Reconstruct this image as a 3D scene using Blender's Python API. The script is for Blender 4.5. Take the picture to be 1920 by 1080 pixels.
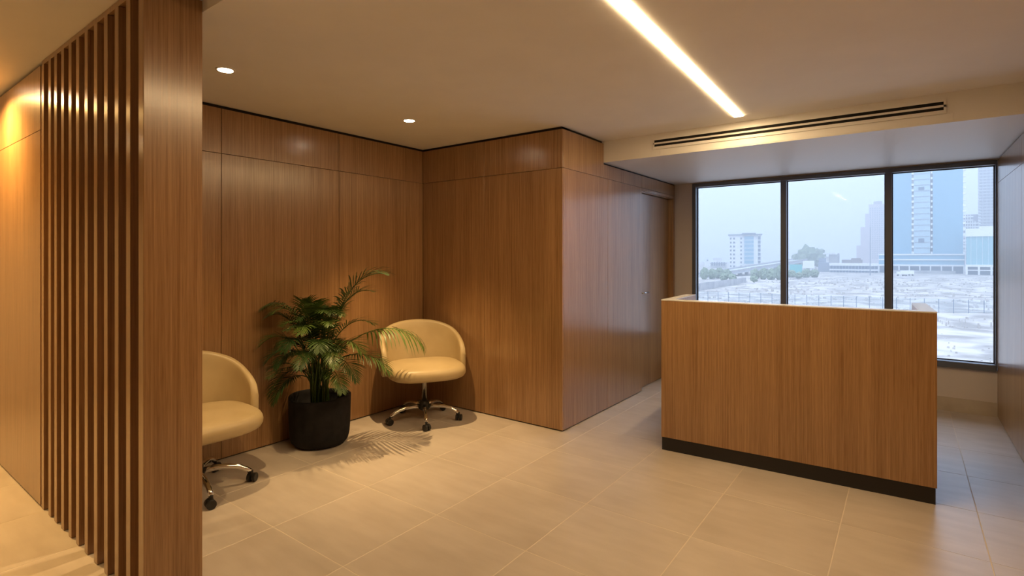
import bpy, bmesh, math, random
from mathutils import Vector, Matrix

for o in list(bpy.data.objects):
    bpy.data.objects.remove(o)
SC = bpy.context.scene
COL = SC.collection
random.seed(7)

# ------------------------------------------------------------------ camera
EYE = 1.425
FPX = 996.0
YAW = math.radians(36.6)
HZ = 480.0
cd = bpy.data.cameras.new('camera')
cam = bpy.data.objects.new('camera', cd)
COL.objects.link(cam)
cam.location = (0, 0, EYE)
cam.rotation_euler = (math.radians(90), 0, YAW)
cd.sensor_width = 36
cd.lens = FPX / 1920 * 36
cd.shift_y = -(540 - HZ) / 1920
cd.clip_start = 0.05
cd.clip_end = 5000
SC.camera = cam

# ------------------------------------------------------------------ world, sun, exposure
W = bpy.data.worlds.new('sky')
SC.world = W
W.use_nodes = True
wn = W.node_tree.nodes
wl = W.node_tree.links
wn.clear()
wo = wn.new('ShaderNodeOutputWorld')
wb = wn.new('ShaderNodeBackground')
wb.inputs['Color'].default_value = (0.645, 0.775, 1.0, 1)
SKY_Z = 4.35         # zenith radiance; hazy overcast law L = Lz (1 + 2 sin h) / 3
wt = wn.new('ShaderNodeTexCoord')
ws = wn.new('ShaderNodeSeparateXYZ')
wm_ = wn.new('ShaderNodeMath')
wm_.operation = 'MAXIMUM'
wm_.inputs[1].default_value = 0.0
wk_ = wn.new('ShaderNodeMath')
wk_.operation = 'MULTIPLY_ADD'
wk_.inputs[1].default_value = SKY_Z * 2 / 3
wk_.inputs[2].default_value = SKY_Z / 3
wl.new(wt.outputs['Generated'], ws.inputs[0])
wl.new(ws.outputs['Z'], wm_.inputs[0])
wl.new(wm_.outputs[0], wk_.inputs[0])
wl.new(wk_.outputs[0], wb.inputs['Strength'])
wl.new(wb.outputs[0], wo.inputs[0])

sd = bpy.data.lights.new('sun', 'SUN')
sd.energy = 0.7
sd.angle = math.radians(2)
sd.color = (1.0, 0.95, 0.88)
sun = bpy.data.objects.new('sun', sd)
COL.objects.link(sun)
sun.rotation_euler = (math.radians(42), 0, math.radians(-38))   # from behind the building, high

SC.view_settings.view_transform = 'Standard'
SC.view_settings.look = 'None'
SC.view_settings.gamma = 1
SC.view_settings.use_curve_mapping = False
SC.view_settings.exposure = 0.2

WARM = (1.0, 0.66, 0.30)
STRIP = (1.0, 0.70, 0.36)
DOWN_W = 205.0
CORR_W = 230.0
STRIP_E = 89.0

# ------------------------------------------------------------------ helpers
FW = Vector((-math.sin(YAW), math.cos(YAW), 0))
RT = Vector((math.cos(YAW), math.sin(YAW), 0))


def at(u, v, t):
    """point at forward depth t metres along a pixel's direction"""
    return Vector((0, 0, EYE)) + t * (FW + (u - 960) / FPX * RT + Vector((0, 0, (HZ - v) / FPX)))


def mesh_obj(name, verts, faces, mat=None, parent=None, smooth=False):
    me = bpy.data.meshes.new(name)
    me.from_pydata([tuple(v) for v in verts], [], faces)
    me.update()
    if smooth:
        for p in me.polygons:
            p.use_smooth = True
    if mat:
        me.materials.append(mat)
    o = bpy.data.objects.new(name, me)
    COL.objects.link(o)
    if parent:
        o.parent = parent
    return o


def inst(src, name, parent=None, loc=(0, 0, 0), rz=0.0):
    o = src.copy()
    o.name = name
    COL.objects.link(o)
    o.parent = parent
    o.location = loc
    o.rotation_euler = (0, 0, rz)
    return o


class MB:
    def __init__(s):
        s.v = []
        s.f = []

    def box(s, x0, y0, z0, x1, y1, z1):
        b = len(s.v)
        s.v += [(x0, y0, z0), (x1, y0, z0), (x1, y1, z0), (x0, y1, z0), (x0, y0, z1), (x1, y0, z1), (x1, y1, z1), (x0, y1, z1)]
        s.f += [(b, b + 3, b + 2, b + 1), (b + 4, b + 5, b + 6, b + 7), (b, b + 1, b + 5, b + 4), (b + 1, b + 2, b + 6, b + 5), (b + 2, b + 3, b + 7, b + 6), (b + 3, b, b + 4, b + 7)]
        return s

    def tube(s, pts, rad, n=8, cap=True):
        pts = [Vector(p) for p in pts]
        rads = rad if isinstance(rad, (list, tuple)) else [rad] * len(pts)
        b = len(s.v)
        up = None
        for i, p in enumerate(pts):
            d = (pts[min(i + 1, len(pts) - 1)] - pts[max(i - 1, 0)]).normalized()
            if up is None:
                a = Vector((0, 0, 1)) if abs(d.z) < .9 else Vector((1, 0, 0))
                up = d.cross(a).normalized()
            up = (up - d * up.dot(d)).normalized()
            w = d.cross(up)
            for k in range(n):
                t = 2 * math.pi * k / n
                s.v.append(tuple(p + rads[i] * (math.cos(t) * up + math.sin(t) * w)))
        for i in range(len(pts) - 1):
            for k in range(n):
                k2 = (k + 1) % n
                s.f.append((b + i * n + k, b + i * n + k2, b + (i + 1) * n + k2, b + (i + 1) * n + k))
        if cap:
            s.f.append(tuple(b + k for k in range(n))[::-1])
            s.f.append(tuple(b + (len(pts) - 1) * n + k for k in range(n)))
        return s

    def lathe(s, prof, n=32, c=(0, 0)):
        """prof: list of (r, z)"""
        b = len(s.v)
        for r, z in prof:
            for k in range(n):
                t = 2 * math.pi * k / n
                s.v.append((c[0] + r * math.cos(t), c[1] + r * math.sin(t), z))
        for i in range(len(prof) - 1):
            for k in range(n):
                k2 = (k + 1) % n
                s.f.append((b + i * n + k, b + i * n + k2, b + (i + 1) * n + k2, b + (i + 1) * n + k))
        if prof[0][0] > 1e-4:
            s.f.append(tuple(b + k for k in range(n))[::-1])
        if prof[-1][0] > 1e-4:
            s.f.append(tuple(b + (len(prof) - 1) * n + k for k in range(n)))
        return s

    def build(s, name, mat=None, parent=None, smooth=False, bevel=0.0):
        o = mesh_obj(name, s.v, s.f, mat, parent, smooth)
        if bevel:
            bm = bmesh.new()
            bm.from_mesh(o.data)
            bmesh.ops.bevel(bm, geom=bm.edges[:], offset=bevel, segments=1, affect='EDGES', profile=0.5)
            bm.to_mesh(o.data)
            bm.free()
        return o


def empty(name, loc=(0, 0, 0), rz=0.0):
    o = bpy.data.objects.new(name, None)
    COL.objects.link(o)
    o.location = loc
    o.rotation_euler = (0, 0, rz)
    return o


def tag(o, label=None, cat=None, group=None, kind=None):
    if label:
        o['label'] = label
    if cat:
        o['category'] = cat
    if group:
        o['group'] = group
    if kind:
        o['kind'] = kind
    return o


def fixup(parent):
    """parts built in world coordinates under an empty away from the origin keep their place"""
    inv = Matrix.LocRotScale(parent.location, parent.rotation_euler, None).inverted()
    for c in parent.children:
        c.matrix_parent_inverse = inv


# ------------------------------------------------------------------ materials
def mat(name, col, rough=0.5, metal=0.0, spec=0.5, coat=0.0, emit=None, es=0.0):
    m = bpy.data.materials.new(name)
    m.use_nodes = True
    b = m.node_tree.nodes['Principled BSDF']
    b.inputs['Base Color'].default_value = (*col, 1)
    b.inputs['Roughness'].default_value = rough
    b.inputs['Metallic'].default_value = metal
    b.inputs['Specular IOR Level'].default_value = spec
    b.inputs['Coat Weight'].default_value = coat
    if emit:
        b.inputs['Emission Color'].default_value = (*emit, 1)
        b.inputs['Emission Strength'].default_value = es
    return m


def nodes(m):
    nt = m.node_tree
    return nt, nt.nodes, nt.links, nt.nodes['Principled BSDF']


def noise_mix(m, c1, c2, scale, vec_scale=(1, 1, 1), detail=4, lo=.35, hi=.65, bump=0.0, bump_dist=.002, coords='Object'):
    nt, n, l, b = nodes(m)
    tc = n.new('ShaderNodeTexCoord')
    mp = n.new('ShaderNodeMapping')
    mp.inputs['Scale'].default_value = vec_scale
    nz = n.new('ShaderNodeTexNoise')
    nz.inputs['Scale'].default_value = scale
    nz.inputs['Detail'].default_value = detail
    cr = n.new('ShaderNodeValToRGB')
    cr.color_ramp.elements[0].position = lo
    cr.color_ramp.elements[1].position = hi
    cr.color_ramp.elements[0].color = (*c1, 1)
    cr.color_ramp.elements[1].color = (*c2, 1)
    l.new(tc.outputs[coords], mp.inputs[0])
    l.new(mp.outputs[0], nz.inputs['Vector'])
    l.new(nz.outputs['Fac'], cr.inputs[0])
    l.new(cr.outputs[0], b.inputs['Base Color'])
    if bump:
        bp = n.new('ShaderNodeBump')
        bp.inputs['Strength'].default_value = bump
        bp.inputs['Distance'].default_value = bump_dist
        l.new(nz.outputs['Fac'], bp.inputs['Height'])
        l.new(bp.outputs[0], b.inputs['Normal'])
    return m


def wood(name, c_dark, c_light, rough=.36, spec=.5):
    m = mat(name, c_light, rough, spec=spec, coat=.7)
    m.node_tree.nodes['Principled BSDF'].inputs['Coat Roughness'].default_value = .2
    nt, n, l, b = nodes(m)
    # brushed vertical grain: highlights spread sideways
    b.inputs['Anisotropic'].default_value = .8
    ge = n.new('ShaderNodeNewGeometry')
    cx = n.new('ShaderNodeVectorMath')
    cx.operation = 'CROSS_PRODUCT'
    cx.inputs[1].default_value = (.001, .002, 1)
    l.new(ge.outputs['Normal'], cx.inputs[0])
    l.new(cx.outputs[0], b.inputs['Tangent'])
    tc = n.new('ShaderNodeTexCoord')
    oi = n.new('ShaderNodeObjectInfo')
    off = n.new('ShaderNodeVectorMath')
    off.operation = 'SCALE'
    off.inputs[0].default_value = (3.7, 5.1, 9.3)
    l.new(oi.outputs['Random'], off.inputs['Scale'])
    ad = n.new('ShaderNodeVectorMath')
    ad.operation = 'ADD'
    l.new(tc.outputs['Object'], ad.inputs[0])
    l.new(off.outputs[0], ad.inputs[1])

    def layer(sx, sz, detail, dist=0.0):
        mp = n.new('ShaderNodeMapping')
        mp.inputs['Scale'].default_value = (sx, sx, sz)
        nz = n.new('ShaderNodeTexNoise')
        nz.inputs['Scale'].default_value = 1.0
        nz.inputs['Detail'].default_value = detail
        nz.inputs['Distortion'].default_value = dist
        l.new(ad.outputs[0], mp.inputs[0])
        l.new(mp.outputs[0], nz.inputs['Vector'])
        return nz
    a = layer(9, .35, 3, .3)
    c = layer(120, 1.6, 3)
    d = layer(420, 9.0, 2)
    m1 = n.new('ShaderNodeMath')
    m1.operation = 'MULTIPLY_ADD'
    m1.inputs[1].default_value = .9
    l.new(c.outputs['Fac'], m1.inputs[0])
    m2 = n.new('ShaderNodeMath')
    m2.operation = 'MULTIPLY_ADD'
    m2.inputs[1].default_value = .55
    l.new(d.outputs['Fac'], m2.inputs[0])
    m3 = n.new('ShaderNodeMath')
    m3.operation = 'MULTIPLY'
    m3.inputs[1].default_value = .5
    l.new(a.outputs['Fac'], m3.inputs[0])
    l.new(m3.outputs[0], m2.inputs[2])
    l.new(m2.outputs[0], m1.inputs[2])
    cr = n.new('ShaderNodeValToRGB')
    cr.color_ramp.elements[0].position = .78
    cr.color_ramp.elements[1].position = 1.42
    cr.color_ramp.elements[0].color = (*c_dark, 1)
    cr.color_ramp.elements[1].color = (*c_light, 1)
    mr = n.new('ShaderNodeMath')
    mr.operation = 'MULTIPLY'
    mr.inputs[1].default_value = 1 / 1.6
    l.new(m1.outputs[0], mr.inputs[0])
    cr.color_ramp.elements[0].position = .44
    cr.color_ramp.elements[1].position = .78
    l.new(mr.outputs[0], cr.inputs[0])
    l.new(cr.outputs[0], b.inputs['Base Color'])
    bp = n.new('ShaderNodeBump')
    bp.inputs['Strength'].default_value = .12
    bp.inputs['Distance'].default_value = .001
    l.new(d.outputs['Fac'], bp.inputs['Height'])
    l.new(bp.outputs[0], b.inputs['Normal'])
    return m


M = {}
M['oak'] = wood('oak_veneer', (0.205, 0.100, 0.037), (0.40, 0.228, 0.103), rough=.35, spec=.55)
M['gap'] = mat('dark_joint', (0.012, 0.008, 0.006), .8)
M['paint'] = noise_mix(mat('matte_white_paint', (.82, .81, .80), .75), (.81, .80, .79), (.84, .83, .82), 3)
M['bulk'] = mat('satin_white_paint', (.70, .68, .66), .45, spec=.35)
M['wallpaint'] = mat('beige_wall_paint', (.60, .54, .49), .7)
M['tile'] = None
M['grout'] = mat('grout', (.63, .55, .45), .8)
M['skirt'] = noise_mix(mat('beige_skirting_tile', (.45, .38, .30), .5), (.42, .35, .27), (.50, .43, .34), 6)
M['black'] = mat('black_laminate', (.010, .008, .008), .45)
M['alu'] = mat('grey_anodised_aluminium', (.13, .145, .175), .42, metal=.4)
M['gasket'] = mat('black_rubber_gasket', (.02, .02, .03), .6)
M['deskwhite'] = mat('white_solid_surface', (.72, .72, .72), .22)
M['slot'] = mat('black_slot', (.004, .003, .003), .9)
M['diff_plate'] = mat('white_powder_coat', (.72, .70, .68), .4)
M['chrome'] = mat('chrome', (.80, .80, .80), .10, metal=1)
M['steel'] = mat('brushed_steel', (.62, .61, .60), .25, metal=1)
M['plastic'] = mat('black_plastic', (.012, .012, .012), .38)
M['leather'] = noise_mix(mat('cream_leather', (.7, .55, .33), .42, spec=.45), (.43, .327, .172), (.475, .366, .20), 5, detail=2, bump=0)
M['pot'] = noise_mix(mat('charcoal_fibre_pot', (.02, .018, .018), .85, spec=.25), (.008, .0075, .009), (.017, .0155, .017), 14, bump=.4, bump_dist=.004)
M['soil'] = noise_mix(mat('dark_soil', (.02, .014, .009), .95), (.012, .008, .005), (.04, .028, .018), 60, bump=.8, bump_dist=.01)
M['led'] = mat('led_diffuser', (.9, .9, .9), .5, emit=STRIP, es=STRIP_E)
M['lens'] = mat('downlight_lens', (.9, .9, .9), .5, emit=(1, .80, .55), es=14.0)
M['trimw'] = mat('white_trim', (.75, .73, .70), .5)

# floor tile: slightly mottled satin porcelain
tm = mat('beige_porcelain', (.52, .44, .36), .33, spec=.62)
nt, n, l, b = nodes(tm)
tc = n.new('ShaderNodeTexCoord')
oi = n.new('ShaderNodeObjectInfo')
va = n.new('ShaderNodeVectorMath')
va.operation = 'MULTIPLY_ADD'
va.inputs[1].default_value = (1, 1, 1)
sc_ = n.new('ShaderNodeVectorMath')
sc_.operation = 'SCALE'
sc_.inputs[0].default_value = (37, 53, 11)
l.new(oi.outputs['Random'], sc_.inputs['Scale'])
l.new(tc.outputs['Object'], va.inputs[0])
l.new(sc_.outputs[0], va.inputs[2])
mp = n.new('ShaderNodeMapping')
mp.inputs['Scale'].default_value = (1.5, 6.5, 1)
l.new(va.outputs[0], mp.inputs[0])
n1 = n.new('ShaderNodeTexNoise')
n1.inputs['Scale'].default_value = 2.2
n1.inputs['Detail'].default_value = 6
l.new(mp.outputs[0], n1.inputs['Vector'])
n2 = n.new('ShaderNodeTexNoise')
n2.inputs['Scale'].default_value = 2.6
n2.inputs['Detail'].default_value = 3
l.new(va.outputs[0], n2.inputs['Vector'])
mx = n.new('ShaderNodeMath')
mx.operation = 'MULTIPLY_ADD'
mx.inputs[1].default_value = .5
hl = n.new('ShaderNodeMath')
hl.operation = 'MULTIPLY'
hl.inputs[1].default_value = .5
l.new(n2.outputs['Fac'], hl.inputs[0])
l.new(n1.outputs['Fac'], mx.inputs[0])
l.new(hl.outputs[0], mx.inputs[2])
cr = n.new('ShaderNodeValToRGB')
cr.color_ramp.elements[0].position = .36
cr.color_ramp.elements[1].position = .64
cr.color_ramp.elements[0].color = (.425, .365, .305, 1)
cr.color_ramp.elements[1].color = (.515, .45, .385, 1)
l.new(mx.outputs[0], cr.inputs[0])
l.new(cr.outputs[0], b.inputs['Base Color'])
bp = n.new('ShaderNodeBump')
bp.inputs['Strength'].default_value = .12
bp.inputs['Distance'].default_value = .003
l.new(n1.outputs['Fac'], bp.inputs['Height'])
l.new(bp.outputs[0], b.inputs['Normal'])
M['tile'] = tm

# leaf: per-frond colour variation
lm = mat('palm_leaf', (.05, .12, .02), .45, spec=.35)
nt, n, l, b = nodes(lm)
oi = n.new('ShaderNodeObjectInfo')
cr = n.new('ShaderNodeValToRGB')
cr.color_ramp.elements[0].color = (.013, .042, .010, 1)
cr.color_ramp.elements[1].color = (.085, .14, .022, 1)
l.new(oi.outputs['Random'], cr.inputs[0])
l.new(cr.outputs[0], b.inputs['Base Color'])
M['leaf'] = lm
M['stem'] = mat('palm_stem', (.13, .17, .04), .45)

# clear window glass: transparent with a Fresnel surface reflection
gm = bpy.data.materials.new('window_glass')
gm.use_nodes = True
nt = gm.node_tree
n = nt.nodes
l = nt.links
n.clear()
go = n.new('ShaderNodeOutputMaterial')
gt = n.new('ShaderNodeBsdfTransparent')
gt.inputs[0].default_value = (.93, .965, 1.0, 1)
gg = n.new('ShaderNodeBsdfGlossy')
gg.inputs['Roughness'].default_value = .02
gf = n.new('ShaderNodeFresnel')
gf.inputs['IOR'].default_value = 1.1
gx = n.new('ShaderNodeMixShader')
l.new(gf.outputs[0], gx.inputs[0])
l.new(gt.outputs[0], gx.inputs[1])
l.new(gg.outputs[0], gx.inputs[2])
l.new(gx.outputs[0], go.inputs[0])
M['glass'] = gm

# ------------------------------------------------------------------ room shell
CZ = 2.48           # ceiling
SDP = .222          # depth of the screen's end panel
XA = -3.845         # alcove wall behind the plant
YB = 3.697          # alcove end wall
XC = -2.235         # door wall
YS = 0.825          # corridor wall / slat screen front
XS = -3.95          # end of the corridor wall
XR = 0.645          # right wall
YW = 6.33           # window wall
SOF_Y, SOF_Z = 4.425, 2.285
XL, Y0 = -7.2, -2.6  # far ends of the space beyond the frame
T = .018            # panel thickness
G = .003
PTOP = CZ - .022
SEAM = 2.142


def struct(name, mb, m, label=None):
    o = mb.build(name, m)
    return tag(o, label=label, kind='structure')


# floor slab with grout colour, each tile a part
fl = struct('floor', MB().box(XL - .2, Y0 - .2, -.2, XR + .3, YW + .4, -.0008), M['grout'], 'beige square porcelain tile floor with pale grout joints')
PX, PY = .598, .606
tile_src = None
ix0, iy0 = -2.076, 2.100      # a joint crossing
hole = []
for i in range(-9, 5):
    for j in range(-8, 8):
        x0, y0 = ix0 + i * PX, iy0 + j * PY
        x1, y1 = x0 + PX, y0 + PY
        if x1 < XL or x0 > XR or y1 < Y0 or y0 > YW:
            continue
        if x1 < XA - .1 and y0 > YS + .15:
            continue
        if x1 < XC - .15 and y0 > YB + .1:
            continue
        if x0 < XL or x1 > XR + .25 or y0 < Y0 or y1 > YW + .3:
            pass
        if tile_src is None:
            tile_src = MB().box(-PX / 2 + .0022, -PY / 2 + .0022, -.012, PX / 2 - .0022, PY / 2 - .0022, 0).build('tile', M['tile'], fl, bevel=.0005)
            t = tile_src
        else:
            t = inst(tile_src, 'tile', fl)
        t.location = ((x0 + x1) / 2, (y0 + y1) / 2, 0)

# ceiling and bulkhead
XE = -2.0
CZK = 2.53          # corridor ceiling, a little higher than the room's
cm = MB().box(XL - .2, YS + SDP, CZ, XR + .3, YW + .4, CZ + .25)
cm.box(XE, Y0 - .2, CZ, XR + .3, YS + SDP, CZ + .25)
cm.box(XL - .2, Y0 - .2, CZK, XE, YS + SDP, CZ + .25)
struct('ceiling', cm, M['paint'], 'plain matte white ceiling')
struct('ceiling_bulkhead', MB().box(XC - .05, SOF_Y, SOF_Z, XR + .05, YW + .2, CZ + .02), M['bulk'], 'white dropped bulkhead above the window')


def panel(parent, axis, face, a0, a1, z0, z1, sign, name='panel'):
    """veneer panel whose visible face lies at x=face (axis 'x') or y=face (axis 'y'), body behind it (sign = direction of the body)"""
    g = G / 2
    mb = MB()
    f2 = face + sign * T
    lo, hi = min(face, f2), max(face, f2)
    if axis == 'x':
        mb.box(lo, a0 + g, z0 + g, hi, a1 - g, z1 - g)
    else:
        mb.box(a0 + g, lo, z0 + g, a1 - g, hi, z1 - g)
    return mb.build(name, M['oak'], parent, bevel=.0009)


BZ = .008
# wall A (behind the plant)
wa = struct('wall_left', MB().box(XA - .14, YS + .21, 0, XA - T - .001, YB + .1, CZ), M['gap'], 'oak veneer panelled wall behind the palm and chairs')
ys = [YS + .21, 1.77, 2.73, YB]
for a, b_ in zip(ys[:-1], ys[1:]):
    panel(wa, 'x', XA, a, b_, BZ, SEAM, -1)
    panel(wa, 'x', XA, a, b_, SEAM, PTOP, -1)
# wall B (alcove end)
wb_ = struct('wall_back', MB().box(XA - .1, YB + T + .001, 0, XC - T - .001, YB + .12, CZ), M['gap'], 'oak veneer panelled end wall of the seating alcove')
xs = [XA + .001, -3.057, XC - .0]
for a, b_ in zip(xs[:-1], xs[1:]):
    panel(wb_, 'y', YB, a, b_, BZ, SEAM, 1)
    panel(wb_, 'y', YB, a, b_, SEAM, PTOP, 1)
# wall C (door wall)
DY0, DY1, DZ = 5.30, 6.235, 2.108
REC = .06
mbc = MB().box(XC - .20, YB + T + .002, 0, XC - T - .001, DY0 - .001, CZ)
mbc.box(XC - .20, DY0 - .001, DZ + .002, XC - T - .001, DY1 + .001, CZ)
mbc.box(XC - .20, DY1 + .001, 0, XC - T - .001, YW + .2, CZ)
mbc.box(XC - .20, DY0 - .001, 0, XC - REC - .05, DY1 + .001, DZ + .002)
wc = struct('wall_door', mbc, M['gap'], 'oak veneer panelled wall with a flush door')
yc = [YB + T, 4.51, DY0]
for a, b_ in zip(yc[:-1], yc[1:]):
    panel(wc, 'x', XC, a, b_, BZ, SEAM, -1)
panel(wc, 'x', XC, DY1, DY1 + .05, BZ, SEAM, -1)
panel(wc, 'x', XC, DY0, DY1, DZ, SEAM, -1)
yu = [YB + T, SOF_Y, 5.30, DY1 + .05]
for k, (a, b_) in enumerate(zip(yu[:-1], yu[1:])):
    panel(wc, 'x', XC, a, b_, SEAM, PTOP if k == 0 else SOF_Z - .016, -1)
# recess linings of the doorway
MB().box(XC - REC - .04, DY1 - .006, BZ, XC - T, DY1 + .002, DZ).build('jamb_lining', M['oak'], wc)
MB().box(XC - REC - .04, DY0 - .002, BZ, XC - T, DY0 + .004, DZ).build('jamb_lining', M['oak'], wc)
MB().box(XC - REC - .04, DY0, DZ - .006, XC - T, DY1, DZ + .002).build('head_lining', M['oak'], wc)
# door
d1 = empty('door_1', (XC - REC, (DY0 + DY1) / 2, 0))
tag(d1, 'flush oak veneer door with steel lever handle', kind='structure')
MB().box(XC - REC - .04, DY0 + .008, .006, XC - REC, DY1 - .010, DZ - .010).build('door_leaf', M['oak'], d1, bevel=.001)
hy, hz_ = DY0 + .075, 1.03
h = MB()
h.tube([(XC - REC, hy, hz_), (XC - REC + .008, hy, hz_)], .026, 20)
hnd = h.build('handle', M['steel'], d1, smooth=False)
MB().tube([(XC - REC + .006, hy, hz_), (XC - REC + .045, hy, hz_), (XC - REC + .052, hy + .012, hz_), (XC - REC + .052, hy + .125, hz_)], .010, 12).build('lever', M['steel'], hnd, smooth=True)
k = MB()
k.tube([(XC - REC, hy, hz_ - .085), (XC - REC + .006, hy, hz_ - .085)], .013, 16)
k.build('keyhole_rose', M['steel'], d1)
MB().box(XC - REC + .006, hy - .002, hz_ - .10, XC - REC + .0075, hy + .002, hz_ - .075).build('keyhole', M['slot'], d1)
fixup(d1)
for c in hnd.children:
    c.matrix_parent_inverse = Matrix.Identity(4)

# corridor wall
wk = struct('wall_corridor', MB().box(XL, YS + T + .001, 0, XS, YS + .12, CZK), M['gap'], 'oak veneer corridor wall washed by a warm downlight')
xk = [XL, -6.82, -5.86, -4.90, XS]
xk = [XL, -6.27, -5.11, XS]
for a, b_ in zip(xk[:-1], xk[1:]):
    panel(wk, 'y', YS, a, b_, BZ, SEAM, 1)
    panel(wk, 'y', YS, a, b_, SEAM, CZK - .022, 1)

# right wall
wr = struct('wall_right', MB().box(XR + T + .001, Y0, 0, XR + .2, YW + .2, CZ), M['gap'], 'oak veneer panelled wall running up to the window')
SR = 2.068
yr = [Y0, -1.40, -.10, 1.20, 2.50, 3.80, 5.10, YW]
for a, b_ in zip(yr[:-1], yr[1:]):
    if b_ <= SOF_Y:
        top = PTOP
    else:
        top = SOF_Z - .012
    panel(wr, 'x', XR, a, b_, BZ, SR, 1)
    if a < SOF_Y < b_:
        panel(wr, 'x', XR, a, SOF_Y - .004, SR, PTOP, 1)
        panel(wr, 'x', XR, SOF_Y - .004, b_, SR, SOF_Z - .012, 1)
    else:
        panel(wr, 'x', XR, a, b_, SR, top, 1)

# unseen ends of the space
struct('wall_rear', MB().box(XL - .1, Y0 - .15, 0, XR + .2, Y0, CZK), M['wallpaint'], 'painted wall behind the viewpoint')
struct('wall_far', MB().box(XL - .15, Y0, 0, XL, YS + .2, CZK), M['wallpaint'], 'painted end wall of the corridor')

# window wall: sill wall, left strip, head
WX0, WX1 = -2.035, XR
WZ0, WZ1 = .405, 2.275
mbw = MB()
mbw.box(XC - .1, YW, 0, WX0, YW + .22, SOF_Z + .05)
mbw.box(WX0, YW, 0, XR + .1, YW + .22, WZ0)
mbw.box(WX0, YW, WZ1, XR + .1, YW + .22, SOF_Z + .05)
struct('wall_window', mbw, M['wallpaint'], 'low painted wall under the wide window')
struct('baseboard_window', MB().box(XC, YW - .012, 0, XR, YW - .0005, .125), M['skirt'], 'beige tile skirting under the window')

# window: outer frame, two mullions, three panes
w1 = empty('window_1', ((WX0 + WX1) / 2, YW, WZ0))
tag(w1, 'three-pane window in grey aluminium frame overlooking the city', kind='structure')
FY0, FY1 = YW - .018, YW + .095
GY = YW + .07
MB().box(WX0, FY0, WZ0, WX0 + .040, FY1, WZ1).build('frame_jamb', M['alu'], w1, bevel=.002)
MB().box(WX1 - .012, FY0 + .02, WZ0, WX1 - .0005, FY1, WZ1).build('frame_jamb', M['alu'], w1, bevel=.002)
MB().box(WX0 + .040, FY0, WZ1 - .040, WX1 - .012, FY1, WZ1).build('frame_head', M['alu'], w1, bevel=.002)
MB().box(WX0 + .040, FY0 - .02, WZ0, WX1 - .012, FY1, WZ0 + .055).build('frame_sill', M['alu'], w1, bevel=.002)
mulls = [-1.062, -.140]
for mx_ in mulls:
    MB().box(mx_ - .027, FY0 + .002, WZ0 + .055, mx_ + .027, FY1 - .002, WZ1 - .040).build('mullion', M['alu'], w1, bevel=.002)
edges = [WX0 + .040] + [e for m_ in mulls for e in (m_ - .027, m_ + .027)] + [WX1 - .012]
for k in range(3):
    a, b_ = edges[2 * k], edges[2 * k + 1]
    MB().box(a, GY, WZ0 + .055, b_, GY + .008, WZ1 - .040).build('pane', M['glass'], w1)
    gk = MB()
    gw = .008
    gk.box(a, GY - .012, WZ0 + .055, a + gw, GY - .001, WZ1 - .040)
    gk.box(b_ - gw, GY - .012, WZ0 + .055, b_, GY - .001, WZ1 - .040)
    gk.box(a + gw, GY - .012, WZ0 + .055, b_ - gw, GY - .001, WZ0 + .055 + gw)
    gk.box(a + gw, GY - .012, WZ1 - .040 - gw, b_ - gw, GY - .001, WZ1 - .040)
    gk.build('gasket', M['gasket'], w1)
fixup(w1)

# ------------------------------------------------------------------ slat screen
ss = empty('slat_screen', (-3.2, YS + .05, 0))
tag(ss, 'floor-to-ceiling partition of upright oak slats ending in a deep oak panel', 'partition')
sx = [-3.927, -3.789, -3.677, -3.552, -3.425, -3.304, -3.173, -3.039, -2.902, -2.768, -2.633]
SW, SD = .046, .20
slat0 = None
for x in sx:
    if slat0 is None:
        slat0 = MB().box(0, 0, 0, SW, SD, CZK - .03).build('slat', M['oak'], None, bevel=.0015)
        s_ = slat0
    else:
        s_ = inst(slat0, 'slat')
    s_.parent = ss
    s_.location = Vector((x, YS, .002)) - ss.location
ep = MB().box(-2.497, YS, .002, -2.444, YS + SDP - .001, CZK - .002).build('end_panel', M['oak'], ss, bevel=.0015)
tr = MB().box(-3.93, YS + .002, CZK - .027, -2.498, YS + SD, CZK - .002).build('top_rail', M['oak'], ss, bevel=.001)
for o in (ep, tr):
    o.matrix_parent_inverse = Matrix.Translation(ss.location).inverted()

# ------------------------------------------------------------------ reception desk
DA = math.atan2(.088, 1.589)
dk = empty('reception_desk', (-1.449, 3.794, 0), DA)
tag(dk, 'oak reception desk with black plinth and thin pale top edge', 'desk')
DW, DD, DH, PH, TH = 1.592, .68, 1.105, .092, .075
MB().box(0, 0, PH + .004, DW, TH, DH - .008).build('front_panel', M['oak'], dk, bevel=.001)
MB().box(0, TH + .001, PH + .004, TH, DD, DH - .008).build('side_panel', M['oak'], dk, bevel=.001)
MB().box(DW - TH, TH + .001, PH + .004, DW, DD, DH - .008).build('side_panel', M['oak'], dk, bevel=.001)
tp = MB()
tp.box(-.001, -.001, DH - .007, DW + .001, TH, DH)
tp.box(-.001, TH, DH - .007, TH, DD, DH)
tp.box(DW - TH, TH, DH - .007, DW + .001, DD, DH)
tp.build('top_capping', M['deskwhite'], dk)
pl = MB()
pl.box(.003, .008, 0, DW - .006, .03, PH)
pl.box(.003, .03, 0, .025, DD - .02, PH)
pl.box(DW - .028, .03, 0, DW - .006, DD - .02, PH)
pl.build('plinth', M['black'], dk)
MB().box(TH + .002, TH + .002, .715, DW - TH - .002, DD, .745).build('worktop', M['deskwhite'], dk, bevel=.002)

# ------------------------------------------------------------------ ceiling fittings
DL = [(-3.10, 1.449), (-3.11, 2.845)]
CL = [(-4.66, .56), (-5.9, -.35), (-3.35, -.45)]


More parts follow.
